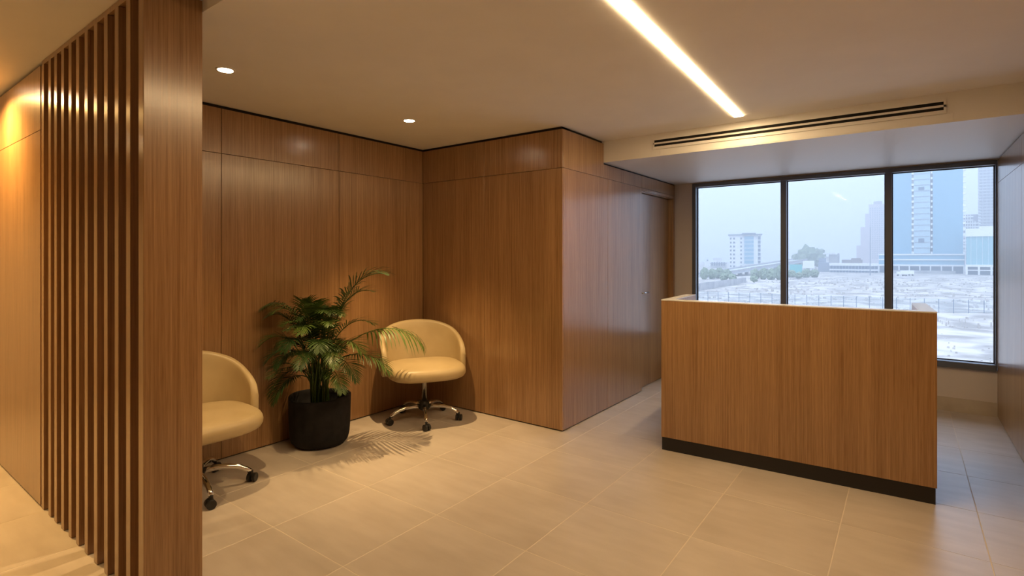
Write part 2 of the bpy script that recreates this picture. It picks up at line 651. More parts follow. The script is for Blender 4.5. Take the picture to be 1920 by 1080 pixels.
def downlight(x, y, watts, label, grp=None, z=CZ, spread=72, colour=WARM):
    e = empty('downlight', (x, y, z))
    tag(e, label, 'light', grp)
    MB().lathe([(.036, -.002), (.048, -.005), (.052, -.002), (.052, 0)], 32).build('trim_ring', M['trimw'], e, smooth=True)
    MB().lathe([(.0001, -.0035), (.040, -.0035)], 32).build('lens', M['lens'], e)
    ld = bpy.data.lights.new('downlight_lamp', 'SPOT')
    ld.energy = watts
    ld.color = colour
    ld.spot_size = math.radians(spread)
    ld.spot_blend = 1.0
    ld.shadow_soft_size = .014
    lo = bpy.data.objects.new('downlight_lamp', ld)
    COL.objects.link(lo)
    lo.parent = e
    lo.location = (0, 0, -.04)
    return e


downlight(*DL[0], DOWN_W * .45, 'round recessed ceiling downlight nearest the slat screen', 'alcove downlights')
downlight(*DL[1], DOWN_W, 'round recessed ceiling downlight in front of the alcove corner chair', 'alcove downlights')
downlight(*CL[0], CORR_W, 'recessed corridor downlight washing the oak wall', 'corridor downlights', CZK, 165, (1.0, .60, .20))
downlight(*CL[1], CORR_W * .5, 'recessed corridor downlight further along the passage', 'corridor downlights', CZK, 165, (1.0, .60, .20))

downlight(*CL[2], 75, 'added unseen corridor downlight brightening the slat fronts', 'corridor downlights', CZK, 110)  # lamp added out of view to lighten the slat fronts

ll = empty('linear_light', (-.985, 2.0, CZ))
tag(ll, 'long narrow recessed linear ceiling light glowing white', 'light')
LY0, LY1 = 1.05, 4.24


def lx(y):
    return -1.016 + (4.24 - y) * .028


v = [(lx(LY0) - .03, LY0, CZ - .004), (lx(LY0) + .03, LY0, CZ - .004), (lx(LY1) + .03, LY1, CZ - .004), (lx(LY1) - .03, LY1, CZ - .004)]
v += [(a, b_, CZ - .0005) for a, b_, c in v]
mesh_obj('diffuser', v, [(0, 3, 2, 1), (4, 5, 6, 7), (0, 1, 5, 4), (1, 2, 6, 5), (2, 3, 7, 6), (3, 0, 4, 7)], M['led'], ll)
fixup(ll)

ad = empty('linear_air_diffuser', (-.78, SOF_Y, 2.39))
tag(ad, 'white slot air diffuser with two long black slots on the bulkhead', 'air vent')
AX0, AX1 = -1.75, .193
MB().box(AX0 - .004, SOF_Y - .004, 2.364, AX1 + .004, SOF_Y - .0005, 2.432).build('backing', M['slot'], ad)
pz = [(2.345, 2.368), (2.388, 2.402), (2.424, 2.440)]
fp = MB()
for a, b_ in pz:
    fp.box(AX0 - .012, SOF_Y - .008, a, AX1 + .012, SOF_Y - .0005, b_)
fp.box(AX0 - .012, SOF_Y - .008, 2.368, AX0, SOF_Y - .0005, 2.424)
fp.box(AX1, SOF_Y - .008, 2.368, AX1 + .012, SOF_Y - .0005, 2.424)
fp.build('face_plate', M['bulk'], ad)
fixup(ad)
ap = tag(MB().box(-1.70, SOF_Y - .0025, 2.292, .24, SOF_Y - .0003, 2.341).build('access_panel', M['bulk'], bevel=.0008), 'flush white access strip under the slot diffuser', 'panel')

# ------------------------------------------------------------------ tub chairs on castors


def superell(a, b_, t, p):
    c, s = math.cos(t), math.sin(t)
    return (a * math.copysign(abs(c) ** (2 / p), c), b_ * math.copysign(abs(s) ** (2 / p), s))


def make_chair():
    """local +x is the front; origin on the floor under the column"""
    root = empty('tub_chair')
    # seat cushion
    N = 56
    rings = [(.0, .408), (.70, .408), (.90, .412), (.965, .425), (.995, .445), (1.0, .462), (.99, .482), (.96, .500), (.90, .513), (.75, .524), (.5, .532), (.25, .535), (0, .536)]
    vs, fs = [], []
    for s, z in rings:
        for k in range(N):
            t = 2 * math.pi * k / N
            x, y = superell(.280, .334, t, 3.4)
            x += .038
            front = max(0, math.cos(t))
            vs.append((x * s, y * s * (1 - .02 * front), z - .010 * front * s * s))
    for i in range(len(rings) - 1):
        for k in range(N):
            k2 = (k + 1) % N
            fs.append((i * N + k, i * N + k2, (i + 1) * N + k2, (i + 1) * N + k))
    mesh_obj('seat', vs, fs, M['leather'], root, True)
    # wrap-around back
    NP = 60
    PH_ = math.radians(96)
    vs, fs = [], []
    prof_n = 0
    for i in range(NP + 1):
        u = -1 + 2 * i / NP
        ph = u * PH_
        au = abs(u)
        top = .852 - .215 * au ** 1.9
        if au > .90:
            q = (au - .90) / .10
            top -= .055 * (1 - math.sqrt(max(0, 1 - q * q)))
        bot = .425
        th = .046
        cx = -math.cos(ph)
        cy = math.sin(ph)

        def pt(z, off):
            f = (z - .42) / .45
            ra = (.252 + .050 * f) + off
            rb = (.318 + .040 * f - .030 * f * max(0, au - .55) / .45) + off
            e = 2 / 2.35
            x = ra * math.copysign(abs(cx) ** e, cx) - .005 - .02 * f
            y = rb * math.copysign(abs(cy) ** e, cy)
            return (x, y, z)
        ring = []
        hb = top - th / 2
        for j in range(9):
            ring.append(pt(bot + (hb - bot) * j / 8, 0))
        for j in range(1, 6):
            a = math.pi * j / 6
            ring.append(pt(hb + th / 2 * math.sin(a), th / 2 - th / 2 * math.cos(a)))
        for j in range(9):
            ring.append(pt(hb - (hb - bot) * j / 8, th))
        prof_n = len(ring)
        vs += ring
    for i in range(NP):
        for j in range(prof_n):
            j2 = (j + 1) % prof_n
            fs.append((i * prof_n + j, i * prof_n + j2, (i + 1) * prof_n + j2, (i + 1) * prof_n + j))
    fs.append(tuple(range(prof_n))[::-1])
    fs.append(tuple(NP * prof_n + j for j in range(prof_n)))
    mesh_obj('backrest', vs, fs, M['leather'], root, True)
    # under-seat plate, column, hub
    MB().box(-.11, -.09, .385, .11, .09, .411).build('seat_plate', M['plastic'], root, bevel=.006)
    lv = MB().tube([(.02, -.06, .395), (.02, -.20, .393), (.02, -.235, .388)], [.005, .005, .009], 8)
    lv.build('tilt_lever', M['plastic'], root, True)
    MB().lathe([(.0235, .16), (.0235, .345), (.028, .348), (.028, .388)], 24).build('gas_column', M['chrome'], root, True)
    MB().lathe([(.030, .085), (.042, .092), (.042, .150), (.034, .165), (.0235, .168)], 24).build('hub', M['plastic'], root, True)
    # five legs with castors
    legm = MB()
    legm.tube([(.03, 0, .118), (.10, 0, .126), (.18, 0, .122), (.235, 0, .108), (.275, 0, .086), (.298, 0, .068)], [.020, .018, .0165, .0155, .015, .015], 12)
    leg0 = legm.build('leg', M['chrome'], None, True)
    # castor: stem + hood + two wheels
    hood = MB()
    hood.tube([(0, 0, .040), (0, 0, .072)], .009, 10)
    hood.box(-.006, -.012, .02, .022, .012, .05)
    hood0 = hood.build('castor', M['plastic'], None)
    wh = MB()
    wh.tube([(0, -.0105, 0), (0, -.0085, 0), (0, .0085, 0), (0, .0105, 0)], [.023, .027, .027, .023], 20)
    wh0 = wh.build('wheel', M['plastic'], None)
    return root, leg0, hood0, wh0


chairA, leg0, hood0, wh0 = make_chair()
protos = [leg0, hood0, wh0]


def add_base(root, star, swivels):
    first = not root.get('done')
    for k in range(5):
        a = star + k * 2 * math.pi / 5
        lg = inst(leg0, 'leg', root, (0, 0, 0), a)
        c = inst(hood0, 'castor', root, (.305 * math.cos(a), .305 * math.sin(a), 0), swivels[k])
        for s in (-1, 1):
            inst(wh0, 'wheel', c, (.006, s * .0165, .0272), 0)


# copy the upholstered part before the bases are added
parts = list(chairA.children)
chairB = chairA.copy()
COL.objects.link(chairB)
for p_ in parts:
    c = p_.copy()
    COL.objects.link(c)
    c.parent = chairB
fa, fb = math.radians(-31), math.radians(-2)
chairA.location = (-3.375, 3.262, 0)
chairA.rotation_euler = (0, 0, fa)
tag(chairA, 'cream leather tub chair on castors in the corner beside the palm', 'chair', 'cream tub chairs')
chairB.location = (-3.455, 1.44, 0)
chairB.rotation_euler = (0, 0, fb)
tag(chairB, 'cream leather tub chair on castors half hidden behind the slat screen', 'chair', 'cream tub chairs')
for p_ in chairA.children:
    if p_.name.split('.')[0] in ('seat', 'backrest', 'seat_plate', 'tilt_lever'):
        p_.location.z -= .016
for p_ in chairB.children:
    if p_.name.split('.')[0] in ('seat', 'backrest', 'seat_plate', 'tilt_lever'):
        p_.location.z -= .045       # gas column set lower
add_base(chairA, math.radians(-41) - fa, [.4, 2.6, 1.2, 4.0, 5.1])
add_base(chairB, math.radians(64) - fb, [2.2, .5, 3.4, 1.0, 4.6])
for o in protos:
    bpy.data.objects.remove(o)

# ------------------------------------------------------------------ potted palm
PC = Vector((-3.596, 2.385, 0))
pp = empty('potted_palm', PC)
tag(pp, 'bushy areca palm in a charcoal round planter between the two chairs', 'plant')
N = 64
prof = [(0, .004), (.150, .004), (.185, .012), (.206, .035), (.217, .075), (.222, .15), (.224, .25), (.226, .345), (.225, .362), (.217, .368), (.210, .362), (.207, .33), (.205, .22), (.16, .215), (0, .215)]
vs, fs = [], []
for r, z in prof:
    for k in range(N):
        t = 2 * math.pi * k / N
        w = 1 + .012 * math.sin(3 * t + 1) + .008 * math.sin(5 * t + z * 7)
        zz = z + (.006 * math.sin(2 * t + .5) * (z / .36) if z > .3 else 0)
        vs.append((r * w * math.cos(t), r * w * math.sin(t), zz))
for i in range(len(prof) - 1):
    for k in range(N):
        k2 = (k + 1) % N
        fs.append((i * N + k, i * N + k2, (i + 1) * N + k2, (i + 1) * N + k))
mesh_obj('planter', vs, fs, M['pot'], pp, True)
MB().lathe([(.0001, .262), (.08, .266), (.15, .262), (.204, .255)], 40).build('soil', M['soil'], pp, True)

rng = random.Random(11)


def bez(p0, p1, p2, p3, t):
    s = 1 - t
    return p0 * s ** 3 + p1 * 3 * s * s * t + p2 * 3 * s * t * t + p3 * t ** 3


def frond(p0, p1, p2, p3, start=.38, n=24, ll=.20, droop=.55, wid=.0038, spread=1.0):
    S = 26
    pts = [bez(p0, p1, p2, p3, i / S) for i in range(S + 1)]
    mb = MB()
    rads = [.0055 * (1 - .78 * i / S) + .0006 for i in range(S + 1)]
    mb.tube(pts, rads, 6)
    o = None
    for side in (-1, 1):
        for k in range(n):
            q = (k + .5 * (side > 0) * .6) / (n - 1)
            t = start + (1 - start) * min(q, 1.0) * .985
            p = bez(p0, p1, p2, p3, t)
            d = (bez(p0, p1, p2, p3, min(1, t + .01)) - bez(p0, p1, p2, p3, t - .01)).normalized()
            sd_ = d.cross(Vector((0, 0, 1)))
            if sd_.length < .15:
                sd_ = d.cross(RT)
            sd_.normalize()
            nrm = sd_.cross(d).normalized()
            ang = math.radians(66 - 30 * q) * spread
            L = ll * (math.sin(math.pi * (.22 + .70 * q)) ** .9) * rng.uniform(.88, 1.1)
            dirv = (d * math.cos(ang) + sd_ * side * math.sin(ang) + nrm * rng.uniform(.10, .30)).normalized()
            wv = dirv.cross(nrm).normalized()
            base = len(mb.v)
            cur = p.copy()
            cd_ = dirv.copy()
            SEG = 5
            for s in range(SEG + 1):
                f = s / SEG
                w = wid * (.45 + 1.5 * f) if f < .35 else wid * (1.0 - ((f - .35) / .65) ** 1.6) + .0003
                mb.v.append(tuple(cur - wv * w))
                mb.v.append(tuple(cur + wv * w))
                cd_ = (cd_ + Vector((0, 0, -droop * .34 * (.4 + f)))).normalized()
                cur = cur + cd_ * (L / SEG)
            for s in range(SEG):
                a = base + 2 * s
                mb.f.append((a, a + 1, a + 3, a + 2))
    # keep every leaf clear of the wall behind and of the floor
    lim = XA - PC.x + .012
    for i, q in enumerate(mb.v):
        x, y, z = q
        if x < lim + .06:
            x = lim + .06 * math.exp((x - lim - .06) / .06)
        mb.v[i] = (x, y, max(z, .02))
    return mb.build('frond', M['leaf'], pp, True)


def loc3(r, c, z):
    """right (m), towards the camera (m), height (m) relative to the pot"""
    return RT * r - FW * c + Vector((0, 0, z))


K = 4.06 / FPX
HPX = lambda v: EYE - (v - HZ) * K
# (tip pixel u, v, towards camera, arch px above tip, leaf length, droop)
spec = [
    # tip_u, tip_v, c,  mid_u, mid_v, mid_c, ll, droop, start
    (720, 513, .02, 648, 505, .0, .22, .35, .42),     # tall frond up right
    (704, 545, .10, 640, 530, .05, .16, .45, .55),
    (512, 572, .16, 560, 545, .10, .17, .60, .45),    # upper left
    (520, 590, .22, 560, 560, .16, .14, .70, .50),
    (508, 642, .22, 548, 590, .16, .17, .60, .50),    # mid left
    (528, 668, .30, 556, 610, .25, .15, .70, .50),
    (532, 726, .26, 548, 650, .20, .14, .70, .50),    # low left
    (547, 735, .34, 560, 660, .28, .13, .70, .55),
    (786, 648, -.05, 730, 572, -.02, .24, 1.5, .56),    # long right frond over the chair
    (738, 690, .18, 690, 620, .12, .17, .70, .48),
    (706, 604, .12, 655, 575, .06, .16, .55, .45),    # right
    (690, 650, .22, 655, 600, .16, .17, .65, .45),
    (684, 700, .26, 655, 630, .20, .15, .75, .50),
    (664, 716, .32, 645, 650, .25, .13, .75, .55),
    (575, 562, .12, 585, 560, .08, .17, .65, .50),    # crown
    (600, 566, .20, 602, 555, .12, .17, .75, .50),
    (625, 578, .24, 616, 560, .14, .17, .75, .48),
    (560, 600, .30, 578, 575, .20, .17, .75, .48),
    (640, 600, .30, 622, 575, .20, .17, .75, .48),
    (598, 612, .38, 600, 572, .24, .18, .85, .45),
    (574, 640, .42, 585, 590, .30, .17, .85, .48),
    (632, 642, .40, 618, 592, .28, .17, .85, .48),
    (604, 668, .46, 602, 610, .32, .16, .85, .50),
    (556, 672, .38, 572, 612, .28, .15, .8, .50),
    (655, 672, .36, 636, 612, .26, .15, .8, .50),
    (585, 590, -.04, 592, 570, -.02, .16, .6, .5),
    (628, 590, .0, 618, 575, .0, .16, .6, .5),
]
SPECIAL = {0: dict(n=36, ll=.31, droop=.45, wid=.0062), 2: dict(n=30, ll=.22, droop=.8, wid=.005), 8: dict(n=21, ll=.30, droop=1.25, wid=.0064), 9: dict(n=26, ll=.20, droop=.6, wid=.005)}
for i, (tu, tv, c, mu, mv, mc, ll_, dr, st) in enumerate(spec):
    a = 2 * math.pi * i / len(spec) * 5
    r0 = .02 + .035 * rng.random()
    p0 = Vector((r0 * 1.3 * math.cos(a), r0 * 1.3 * math.sin(a), .262))
    tip = loc3((tu - 598) * K, c, HPX(tv))
    mid = loc3((mu - 598) * K, mc, HPX(mv))
    p1 = Vector((p0.x * 1.3 + .03 * (tip.x), p0.y * 1.3 + .03 * tip.y, .262 + (mid.z - .262) * .62))
    p2 = mid
    frond(p0, p1, p2, tip, start=st, **SPECIAL.get(i, dict(n=26, ll=ll_ * (1.05 if i < 14 else .85), droop=dr * .5, wid=.0046)))
for k in range(16):
    a = rng.uniform(-2.4, 2.4)          # spread around the side facing the room
    rr = rng.uniform(.16, .36)
    zt = rng.uniform(.55, 1.08)
    side = math.sin(a) * rr
    c = max(-.02, math.cos(a) * rr * .8 + .14)
    tip = loc3(side, c, zt)
    mid = loc3(side * .55, c * .55, zt + rng.uniform(.10, .20))
    p0 = Vector((rng.uniform(-.05, .05), rng.uniform(-.05, .05), .262))
    p1 = Vector((p0.x * 1.2 + .03 * tip.x, p0.y * 1.2 + .03 * tip.y, .262 + (mid.z - .262) * .6))
    frond(p0, p1, mid, tip, start=.42, n=22, ll=rng.uniform(.13, .17), droop=rng.uniform(.25, .45), wid=.0038)
# bare stems inside the clump
for k in range(14):
    a = rng.uniform(0, 6.28)
    r0 = rng.uniform(.015, .07)
    r1 = r0 + rng.uniform(.0, .05)
    zt = rng.uniform(.6, .85)
    MB().tube([(r0 * math.cos(a), r0 * math.sin(a), .262), (.9 * r0 * math.cos(a) + .01, .9 * r0 * math.sin(a), .45), (r1 * math.cos(a), r1 * math.sin(a), zt)], [.0075, .006, .004], 7).build('stem', M['stem'], pp, True)

# ------------------------------------------------------------------ outside: ground, fence, road, city
GZ = EYE - 12.0     # street level below this upper floor
M['earth'] = noise_mix(mat('pale_sandy_ground', (.6, .55, .48), .95, spec=.1), (.27, .24, .215), (.50, .45, .41), .16, detail=9, lo=.40, hi=.60)
M['white_clad'] = mat('white_cladding', (.80, .79, .78), .6)
M['pinkwall'] = mat('pink_render', (.55, .42, .44), .8)
M['blueglass'] = mat('blue_curtain_wall', (.16, .36, .48), .12, spec=.8)
M['tealglass'] = mat('teal_curtain_wall', (.20, .42, .46), .12, spec=.8)
M['paleglass'] = mat('pale_curtain_wall', (.38, .52, .58), .2, spec=.7)
M['darkglass'] = mat('dark_window_glass', (.05, .09, .16), .15, spec=.8)
M['concrete'] = noise_mix(mat('grey_concrete', (.40, .38, .38), .85), (.34, .33, .34), (.46, .44, .43), .3)
M['voidshade'] = mat('shadowed_slab_void', (.10, .09, .12), .9)  # dark base colour painted in for the shade between slabs and in recesses
M['roofgrey'] = mat('grey_roof_sheet', (.20, .23, .28), .6)
M['brownwall'] = mat('brown_wall', (.26, .19, .17), .8)
M['asphalt'] = mat('pale_road_deck', (.45, .46, .48), .9)
M['bush'] = noise_mix(mat('dusty_foliage', (.10, .15, .07), .9, spec=.2), (.13, .17, .10), (.26, .30, .20), 1.5)
M['fence'] = mat('galvanised_wire', (.40, .48, .52), .5, metal=.3)
M['rock'] = noise_mix(mat('rubble_stone', (.5, .45, .4), .95, spec=.1), (.38, .34, .31), (.50, .45, .41), .8)
M['tealboard'] = mat('teal_hoarding', (.10, .42, .40), .6)


def build_world(o):
    return o


# ground with low mounds
rg = random.Random(3)
import mathutils
gx_, gy_ = 120, 110
vs, fs = [], []
for j in range(gy_ + 1):
    # nearer rows denser
    tY = 14 + (1100 - 14) * (j / gy_) ** 2.2
    for i in range(gx_ + 1):
        X = (-1 + 2 * i / gx_) * (60 + tY * 1.25)
        p = Vector((X, tY, 0))
        z = GZ
        rough = 0
        if tY > 70:
            rough = 1.0 * min(1, (tY - 70) / 60) * (1 if tY < 330 else max(0, 1 - (tY - 330) / 60))
        z += rough * .9 * mathutils.noise.fractal(p * .05, 1.0, 2.0, 5) - rough * .3
        vs.append((X, tY, z))
for j in range(gy_):
    for i in range(gx_):
        a = j * (gx_ + 1) + i
        fs.append((a, a + 1, a + gx_ + 2, a + gx_ + 1))
tag(mesh_obj('ground', vs, fs, M['earth'], None, True), 'bleached sandy building plot outside the window', kind='structure')


def gpt(u, t, z=0.0):
    """point at street level in the direction of column u, forward depth t"""
    p = t * (FW + (u - 960) / FPX * RT)
    return Vector((p.x, p.y, GZ + z))


OBST = [(gpt(u_, t_), 5.5) for u_, t_ in ((1321, 283), (1335, 288), (1349, 292), (1363, 300), (1357, 262), (1373, 258), (1416, 290), (1431, 282), (1414, 250), (1446, 272), (1461, 278), (1484, 300), (1498, 290), (1512, 300), (1527, 305), (1692, 318), (1704, 322))]
OLINE = [(gpt(1290, 139), gpt(1905, 107.5), 2.2), (gpt(1300, 185), gpt(1398, 240), 3.0), (gpt(1318, 300), gpt(1400, 345), 10.0)]


def near_obstacle(p):
    for c, r in OBST:
        if (p - c).length < r:
            return True
    for a, b_, r in OLINE:
        d = b_ - a
        q = max(-.1, min(1.1, (p - a).dot(d) / d.dot(d)))
        if (p - a - d * q).length < r:
            return True
    return False


# rubble strewn over the plot (too many to count)
rb = MB()
for k in range(1300):
    t = rg.uniform(110, 300) if k > 420 else rg.uniform(55, 105)
    u = rg.uniform(1250, 1950)
    s = rg.uniform(.15, .65) if k > 420 else rg.uniform(.06, .22)
    p = gpt(u, t)
    if near_obstacle(p):
        continue
    base = len(rb.v)
    h_ = s * rg.uniform(.12, .40)
    q = [(-1, -.8), (.9, -1), (1.1, .7), (-.8, 1)]
    zz0 = p.z - .8
    for dx, dy in q:
        rb.v.append((p.x + dx * s * rg.uniform(.7, 1.2), p.y + dy * s * rg.uniform(.7, 1.2), zz0))
    for dx, dy in q:
        rb.v.append((p.x + dx * s * rg.uniform(.3, .8), p.y + dy * s * rg.uniform(.3, .8), p.z + h_ * rg.uniform(.7, 1.1)))
    b_ = base
    rb.f += [(b_ + 4, b_ + 5, b_ + 6, b_ + 7), (b_, b_ + 1, b_ + 5, b_ + 4), (b_ + 1, b_ + 2, b_ + 6, b_ + 5), (b_ + 2, b_ + 3, b_ + 7, b_ + 6), (b_ + 3, b_, b_ + 4, b_ + 7)]
tag(rb.build('rubble', M['rock']), 'scattered pale rubble and stones over the sandy plot', 'rubble', kind='stuff')

# wire mesh site fence
A_ = gpt(1290, 139)
B_ = gpt(1905, 107.5)
fe = empty('site_fence', (A_ + B_) / 2)
tag(fe, 'wire mesh site fence with thin posts crossing the sandy plot', 'fence')
NB = 26
FH = 2.78
dirv = (B_ - A_) / NB
post0 = MB().tube([(0, 0, -.6), (0, 0, FH + .05)], .075, 6).build('post', M['roofgrey'], None)
wm = MB()
e1 = Vector((0, 0, 0))
for r in range(9):
    z = .15 + (FH - .2) * r / 8
    wm.tube([e1 + Vector((0, 0, z)), dirv + Vector((0, 0, z))], .022 if r in (0, 8) else .014, 3, False)
for c in range(1, 14):
    b0 = dirv * c / 14
    wm.tube([b0 + Vector((0, 0, .12)), b0 + Vector((0, 0, FH - .04))], .013, 3, False)
wm0 = wm.build('mesh_panel', M['fence'], None)
for k in range(NB + 1):
    p = A_ + dirv * k - fe.location
    inst(post0, 'post', fe, p)
    if k < NB:
        inst(wm0, 'mesh_panel', fe, p)
for o in (post0, wm0):
    bpy.data.objects.remove(o)


class Bld:
    """a building whose front is square to the line of sight of column uc at depth t; local x to the right, y away, z up, in metres"""

    def __init__(s, name, uc, t, label, cat='building', rot=0.0, group=None):
        s.t = t
        s.uc = uc
        o = gpt(uc, t)
        ang = math.atan2(o.y, o.x) - math.pi / 2 + rot
        s.e = empty(name, o, ang)
        tag(s.e, label, cat, group)
        s.m = t / FPX * math.sqrt(1 + ((uc - 960) / FPX) ** 2)     # metres per pixel of height at this distance
        s.mu = s.m / (1 + ((uc - 960) / FPX) ** 2)                  # metres per pixel across

    def X(s, u):
        return (u - s.uc) * s.mu

    def Z(s, v):
        return 12.0 + (HZ - v) * s.t / FPX

    def box(s, name, x0, x1, y0, y1, z0, z1, m, parent=None):
        return MB().box(x0, y0, z0, x1, y1, z1).build(name, M[m], parent or s.e)


# white office block with a glazed bay
bd = Bld('office_block', 1396, 478, 'white office block with blue glazed bay and flat overhanging roof')
X, Z = bd.X, bd.Z
zt = Z(441)
bd.box('wall', X(1367), X(1392), 0, 16, -1, zt, 'white_clad')
bd.box('wall', X(1392), X(1427), 1.0, 17, -1, zt, 'white_clad')
bd.box('roof', X(1365), X(1429), -1.5, 18, zt + .1, zt + 1.0, 'roofgrey')
bd.box('roof_canopy', X(1391), X(1417), -2.5, 10, zt + 1.0, zt + 1.9, 'roofgrey')
fh = (zt - .5 - 1.5) / 8
for fl_ in range(8):
    z0 = 1.2 + fl_ * fh
    for (u0, u1) in ((1368.5, 1371.5), (1374.5, 1378), (1388, 1391)):
        w = bd.box('window', X(u0), X(u1), -.12, .05, z0 + .6, z0 + fh - 1.3, 'darkglass')
    if fl_ > 0:
        bd.box('bay_glazing', X(1395.5), X(1413), .55, 1.2, z0 + .25, z0 + fh - .25, 'blueglass')
        bd.box('bay_band', X(1395.5), X(1413), .40, 1.2, z0 - .22, z0 + .22, 'white_clad')
    bd.box('window', X(1421), X(1425.5), .85, 1.1, z0 + .3, z0 + fh - .5, 'darkglass')

# low blocks left of it
bd = Bld('low_block', 1350, 520, 'small grey-blue low block beside the white office block')
X, Z = bd.X, bd.Z
bd.box('wall', X(1332), X(1362), 0, 14, -1, Z(494), 'concrete')
bd.box('roof', X(1331), X(1363), -.5, 14.5, Z(494), Z(493), 'roofgrey')
for k in range(6):
    bd.box('window', X(1334 + k * 4.5), X(1336.5 + k * 4.5), -.1, .1, 2.5, 6, 'darkglass')
bd = Bld('white_house', 1340, 600, 'white house with raised roof room behind the grey-blue low block')
X, Z = bd.X, bd.Z
bd.box('wall', X(1321), X(1334), 0, 14, -1, Z(489), 'white_clad')
bd.box('wall', X(1337), X(1353), 4, 18, -1, Z(485), 'white_clad')
bd.box('roof', X(1336), X(1354), 3, 19, Z(485), Z(484), 'white_clad')
bd.box('window', X(1325), X(1328), -.1, .1, 6, 8, 'darkglass')

# overpass ramp
ov = empty('overpass_ramp', gpt(1400, 330))
tag(ov, 'pale concrete road ramp climbing in front of the white office block', 'bridge')
P0, P1, P2 = gpt(1318, 300, 1.0), gpt(1400, 345, 4.0), gpt(1500, 400, 9.0)
wv = (P2 - P0).cross(Vector((0, 0, 1))).normalized() * 5.0


def ribbon(pts, lo, hi, off0, off1):
    vs, fs = [], []
    for p in pts:
        vs += [p + off0 + Vector((0, 0, lo)), p + off1 + Vector((0, 0, lo)), p + off1 + Vector((0, 0, hi)), p + off0 + Vector((0, 0, hi))]
    for i in range(len(pts) - 1):
        a = 4 * i
        for k in range(4):
            k2 = (k + 1) % 4
            fs.append((a + k, a + k2, a + 4 + k2, a + 4 + k))
    fs += [(3, 2, 1, 0), tuple(4 * (len(pts) - 1) + k for k in range(4))]
    return vs, fs


rp = [P0.lerp(P1, i / 6) for i in range(6)] + [P1.lerp(P2, i / 6) for i in range(7)]
v, f = ribbon(rp, -1.4, 0, -wv, wv)
o1 = mesh_obj('road_deck', v, f, M['asphalt'], ov)
v, f = ribbon(rp, 0, 1.1, wv, wv * 1.06)
o2 = mesh_obj('parapet', v, f, M['concrete'], ov)
v, f = ribbon(rp, 0, 1.1, -wv * 1.06, -wv)
o3 = mesh_obj('parapet', v, f, M['concrete'], ov)
for k in range(3, 13):
    p = rp[k]
    MB().box(p.x - 1, p.y - 1, GZ - 1, p.x + 1, p.y + 1, p.z - 1.3).build('pier', M['concrete'], ov)
fixup(ov)

# hoarding wall left
hw = empty('hoarding_wall', gpt(1365, 215))
tag(hw, 'low grey hoarding wall along the edge of the plot below the ramp', 'wall')
Pa, Pb = gpt(1300, 185), gpt(1398, 240)
NS = 22
hp = None
for k in range(NS):
    a, b_ = Pa.lerp(Pb, k / NS), Pa.lerp(Pb, (k + .93) / NS)
    v, f = ribbon([a, b_], -.5, 2.3, Vector((0, 0, 0)), Vector((.2, .3, 0)))
    mesh_obj('panel', v, f, M['concrete'], hw)
fixup(hw)

# middle distance
bd = Bld('glazed_low_block', 1600, 385, 'long low two-storey block with white bands in front of the pink tower')
X, Z = bd.X, bd.Z
bd.box('wall', X(1555), X(1646), .5, 20, -1, Z(497), 'white_clad')
for z0, z1 in ((Z(514), Z(507.5)), (Z(504.5), Z(498.5))):
    nW = 15
    for k in range(nW):
        bd.box('window', X(1555.5 + 90 * k / nW), X(1555.5 + 90 * (k + .93) / nW), .2, .6, z0, z1, 'darkglass')
bd.box('band', X(1554), X(1646), 0, .6, Z(507.4), Z(504.8), 'white_clad')
bd.box('parapet', X(1554), X(1646), -.3, 1, Z(498.3), Z(493.5), 'white_clad')

bd = Bld('brown_hall', 1597, 450, 'flat brown hall rising behind the long low white-banded block')
X, Z = bd.X, bd.Z
bd.box('wall', X(1578), X(1617), 0, 15, -1, Z(487), 'brownwall')
bd.box('roof_room', X(1596), X(1614), 2, 12, Z(487), Z(484), 'brownwall')
bd = Bld('pitched_house', 1558, 450, 'pale blue house with a flat white roof and small turret')
X, Z = bd.X, bd.Z
bd.box('wall', X(1554), X(1571), 0, 12, -1, Z(477), 'concrete')
bd.box('roof', X(1543), X(1566), -2, 13, Z(477), Z(474), 'white_clad')
bd.box('wing', X(1546), X(1554), 2, 12, -1, Z(481), 'white_clad')
bd.box('turret', X(1570), X(1574), 3, 5, -1, Z(475), 'concrete')
bd = Bld('slate_block', 1545, 400, 'blue-grey block standing left of the long low block')
X, Z = bd.X, bd.Z
bd.box('wall', X(1534), X(1556), 0, 10, -1, Z(492), 'roofgrey')
bd.box('wall_upper', X(1535), X(1549), 10.1, 16, -1, Z(484), 'roofgrey')
bd = Bld('billboard', 1516, 360, 'white billboard beside the teal hoarding')
X, Z = bd.X, bd.Z
bd.box('panel', X(1505), X(1527), 0, .6, Z(503), Z(489), 'white_clad')
bd.box('post', X(1508), X(1509), .1, .5, -1, Z(503), 'roofgrey')
bd.box('post', X(1523), X(1524), .1, .5, -1, Z(503), 'roofgrey')
bd = Bld('teal_hoarding', 1492, 350, 'teal hoarding panel beside the white billboard')
X, Z = bd.X, bd.Z
bd.box('panel', X(1480), X(1504), 0, .4, -.5, Z(496), 'tealboard')

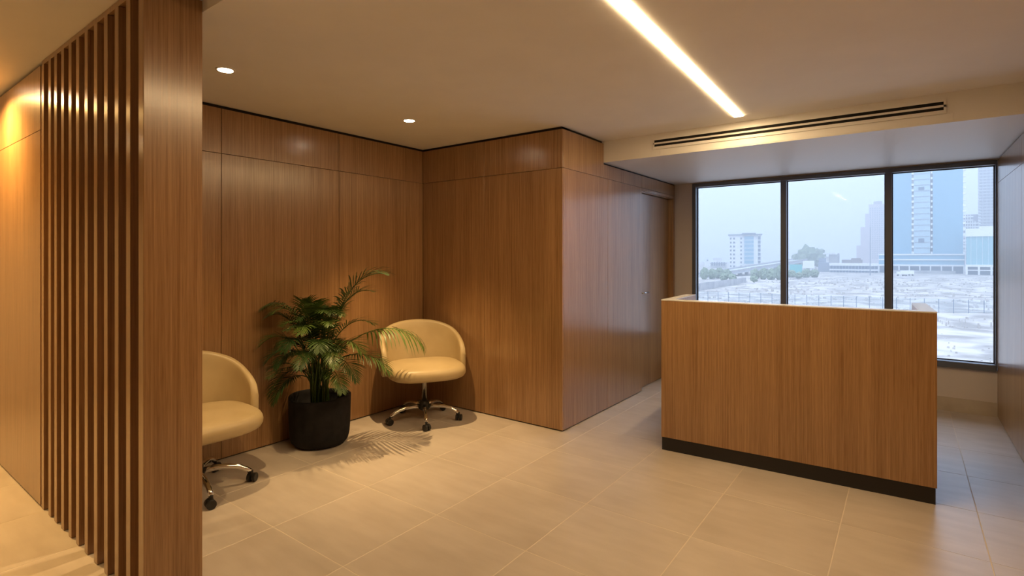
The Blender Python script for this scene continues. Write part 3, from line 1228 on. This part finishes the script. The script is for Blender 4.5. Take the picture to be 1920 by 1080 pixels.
# pink hazy tower
bd = Bld('pink_tower', 1640, 800, 'hazy pink stepped high-rise with a dark crown')
X, Z = bd.X, bd.Z
zt = Z(383)
bd.box('tower', X(1629), X(1662), 0, 25, -1, zt, 'pinkwall')
bd.box('crown', X(1638), X(1654), 6, 20, zt, Z(377), 'brownwall')
bd.box('wing', X(1622), X(1629), 4, 25, -1, Z(400), 'pinkwall')
bd.box('wing', X(1613), X(1622), 8, 30, -1, Z(425), 'pinkwall')
bd.box('wing', X(1605), X(1613), 10, 30, -1, Z(460), 'pinkwall')
wnd0 = None
for r in range(24):
    z0 = 8 + r * (zt - 12) / 24
    for c in range(7):
        u0 = 1631 + c * 4.3
        if wnd0 is None:
            wnd0 = MB().box(0, -.2, 0, X(1633) - X(1631), .1, 1.9).build('window', M['darkglass'], bd.e)
            wnd0.location = (X(u0), 0, z0)
        else:
            inst(wnd0, 'window', bd.e, (X(u0), 0, z0))

# lamp mast
ms = tag(MB().tube([gpt(1631.5, 330, -.5), gpt(1631.5, 330, 30)], [.30, .16], 6).build('lamp_mast', M['roofgrey']), 'tall thin dark mast in front of the pink tower', 'mast')

# big glass tower with podium
bd = Bld('glass_tower', 1742, 372, 'huge blue glass tower with white ribbed centre on a two-storey podium')
X, Z = bd.X, bd.Z
HT = 150
bd.box('facade', X(1668), X(1709), 0, 30, Z(476), HT, 'blueglass')
bd.box('facade', X(1749), X(1804), 0, 30, Z(476), HT, 'blueglass')
bd.box('core', X(1713), X(1744), -1.0, 30, Z(476), HT, 'paleglass')
bd.box('recess', X(1744), X(1749), .8, 30, Z(476), HT, 'voidshade')
bd.box('recess', X(1709), X(1713), .8, 30, Z(476), HT, 'concrete')
nf = 34
fhh = (HT - Z(476)) / nf
sl = []
for k in range(nf):
    z0 = Z(476) + k * fhh
    specs = [('balcony', X(1708.5), X(1713.5), -.9, .9, z0 + .2, z0 + 1.7, 'white_clad'), ('balcony', X(1803.5), X(1808.5), -.9, 2, z0 + .2, z0 + 1.7, 'white_clad'),
             ('slab', X(1745), X(1748.5), .0, .9, z0, z0 + 1.5, 'white_clad')]
    specs.append(('floor_band', X(1714), X(1743), -1.25, -.9, z0, z0 + .35, 'roofgrey'))
    if not sl:
        for s in specs:
            nm, x0, x1, y0, y1, a, b_, mm = s
            o = bd.box(nm, x0, x1, y0, y1, a - z0, b_ - z0, mm)
            o.location = (0, 0, z0)
            sl.append(o)
    else:
        for o in sl:
            inst(o, o.name.split('.')[0], bd.e, (0, 0, z0))
bd.box('louvre', X(1722), X(1733), -1.3, -.9, Z(356), Z(350), 'darkglass')
bd.box('louvre', X(1722), X(1733), -1.3, -.9, Z(455), Z(447), 'darkglass')
bd.box('podium', X(1644), X(1805), -3, 30, Z(499), Z(476), 'blueglass')
bd.box('podium_band', X(1643), X(1806), -3.6, -2.9, Z(478.5), Z(476), 'white_clad')
bd.box('podium_band', X(1643), X(1806), -3.6, -2.9, Z(488), Z(485.8), 'white_clad')
bd.box('podium_band', X(1643), X(1806), -4, -2.9, Z(499), Z(496), 'white_clad')
bd.box('ground_floor', X(1644), X(1805), -2, 25, -1, Z(499), 'darkglass')
for k in range(9):
    u0 = 1643 + k * 20.1
    bd.box('column', X(u0), X(u0 + 2.4), -4, -2, -1, Z(499), 'white_clad')
bd.box('plinth_wall', X(1672), X(1790), -8, -7, -1, Z(507), 'concrete')

# low teal glass building with portal columns
bd = Bld('teal_glass_building', 1850, 335, 'low teal glass building with white parapet and white portal columns')
X, Z = bd.X, bd.Z
bd.box('glazing', X(1811), X(1905), 0, 16, Z(497), Z(443), 'tealglass')
bd.box('parapet', X(1810), X(1906), -.8, 17, Z(443), Z(428), 'white_clad')
bd.box('parapet_step', X(1836), X(1906), -.8, 17, Z(428), Z(424), 'white_clad')
bd.box('portal_beam', X(1810), X(1906), -2.5, 1, Z(500.5), Z(496.5), 'white_clad')
bd.box('portal_mid_beam', X(1810), X(1906), -1.5, .5, Z(508), Z(506), 'white_clad')
bd.box('ground_floor', X(1812), X(1905), 1, 16, -1, Z(497), 'darkglass')
for k in range(5):
    u0 = 1810 + k * 23.5
    bd.box('column', X(u0), X(u0 + 4), -2.5, 0, -1, Z(500), 'white_clad')
for k in range(1, 9):
    bd.box('glazing_mullion', X(1809 + k * 11), X(1809.5 + k * 11), -.25, 0, Z(497), Z(443), 'white_clad')

# tower of bare slabs
bd = Bld('slab_tower', 1866, 600, 'tower of stacked bare concrete floor slabs under construction')
X, Z = bd.X, bd.Z
HT2 = 130
bd.box('core', X(1838), X(1905), 2, 26, -1, HT2, 'voidshade')
s0 = None
for k in range(36):
    z0 = 2 + k * 3.5
    if s0 is None:
        s0 = bd.box('floor_slab', X(1833), X(1906), 0, 28, 0, 1.25, 'concrete')
        s0.location = (0, 0, z0)
    else:
        inst(s0, 'floor_slab', bd.e, (0, 0, z0))
for k in range(10):
    bd.box('column', X(1834.5 + k * 7.5), X(1835.7 + k * 7.5), .5, 1.5, 0, HT2, 'concrete')

# small white frame building
bd = Bld('frame_building', 1820, 540, 'small white concrete frame block beside the slab tower')
X, Z = bd.X, bd.Z
bd.box('core', X(1806), X(1834), 2, 20, -1, Z(402), 'voidshade')
for k in range(14):
    z0 = Z(430) - 25 + k * 3.4
    if z0 > Z(402):
        break
    bd.box('floor_slab', X(1805), X(1835 if z0 < Z(414) else 1825), 0, 21, z0, z0 + 1.0, 'white_clad')
for k in range(6):
    bd.box('column', X(1805 + k * 4.5), X(1806.4 + k * 4.5), 0, 1, 0, Z(402 if k < 4 else 414), 'white_clad')


# bushes and trees
def blob(name, c, rx, rz, label, group=None, trunk=0.0, seed=0):
    r_ = random.Random(seed)
    bm = bmesh.new()
    bmesh.ops.create_icosphere(bm, subdivisions=3, radius=1)
    for q in bm.verts:
        nz = mathutils.noise.fractal(q.co * 2.2 + Vector((seed * 3.1, 0, 0)), 1.0, 2.0, 4)
        q.co *= 1 + .38 * nz
    me = bpy.data.meshes.new('crown')
    for q in bm.verts:
        q.co = Vector((q.co.x * rx, q.co.y * rx, (q.co.z * .75 + .62) * rz + trunk))
    bm.to_mesh(me)
    bm.free()
    me.materials.append(M['bush'])
    e = empty(name, c)
    tag(e, label, 'tree' if trunk else 'bush', group)
    o = bpy.data.objects.new('crown', me)
    COL.objects.link(o)
    o.parent = e
    MB().tube([(0, 0, -.8), (0, 0, trunk + rz * .6)], [.35, .2], 6).build('trunk', M['brownwall'], e)
    return e


for k, (u, t, rx, rz) in enumerate([(1321, 283, 2.2, 4.2), (1335, 288, 2.3, 3.6), (1349, 292, 2.2, 4.0), (1363, 300, 2.2, 3.4)]):
    blob('bush', gpt(u, t), rx, rz, 'dusty green bush at the foot of the low blocks by the ramp', 'bushes at the foot of the low blocks', seed=k)
for k, (u, t, rx, rz) in enumerate([(1357, 262, 1.9, 2.6), (1373, 258, 1.8, 2.4), (1416, 290, 2.2, 3.6), (1431, 282, 2.1, 4.0), (1414, 250, 1.7, 2.0), (1446, 272, 2.2, 4.0), (1461, 278, 2.3, 5.0)]):
    blob('bush', gpt(u, t), rx, rz, 'dusty green bush growing below the concrete ramp', 'bushes below the ramp', seed=20 + k)
for k, (u, t, rx, rz) in enumerate([(1484, 300, 2.2, 3), (1498, 290, 2.0, 2.4), (1512, 300, 2.3, 3.4), (1527, 305, 2.2, 3)]):
    blob('bush', gpt(u, t), rx, rz, 'dusty green bush in front of the teal hoarding and billboard', 'bushes before the hoarding', seed=40 + k)
blob('round_tree', gpt(1514, 440), 6.6, 12, 'large dark round-topped tree behind the billboard', trunk=4, seed=61)
blob('spreading_tree', gpt(1530, 490), 8, 11, 'broad dark tree beside the blue-grey block', trunk=4, seed=62)
blob('bushy_tree', gpt(1496, 470), 5.5, 8, 'smaller dark tree to one side of the round-topped tree behind the billboard', trunk=3, seed=63)

# site trucks
for k, (u, t) in enumerate([(1692, 318), (1704, 322)]):
    bd = Bld('site_truck', u, t, 'small white site truck parked before the glass tower', 'truck', group='white site trucks')
    bd.box('cargo_box', -1.2, 2.6, 0, 2.2, .9, 3.2, 'white_clad')
    bd.box('cab', -2.9, -1.25, 0, 2.2, .7, 2.6, 'white_clad')
    for x in (-2.2, .2, 1.8):
        MB().tube([(x, -.05, .5), (x, .3, .5)], .5, 14).build('wheel', M['plastic'], bd.e)
        MB().tube([(x, 1.9, .5), (x, 2.25, .5)], .5, 14).build('wheel', M['plastic'], bd.e)
    bd.box('windscreen', -2.93, -2.88, .2, 2.0, 1.6, 2.4, 'darkglass')

# ------------------------------------------------------------------ haze over the city (real scattering volume)
hm = bpy.data.materials.new('dusty_haze')
hm.use_nodes = True
n = hm.node_tree.nodes
n.clear()
ho = n.new('ShaderNodeOutputMaterial')
hv = n.new('ShaderNodeVolumeScatter')
hv.inputs['Color'].default_value = (.93, .96, 1.0, 1)
hv.inputs['Density'].default_value = .0019
hv.inputs['Anisotropy'].default_value = .1
hm.node_tree.links.new(hv.outputs[0], ho.inputs['Volume'])
hz_box = MB().box(-900, 30, GZ - 3, 900, 1000, 170).build('haze', hm)
tag(hz_box, 'pale dusty haze hanging over the distant buildings', 'haze', kind='stuff')
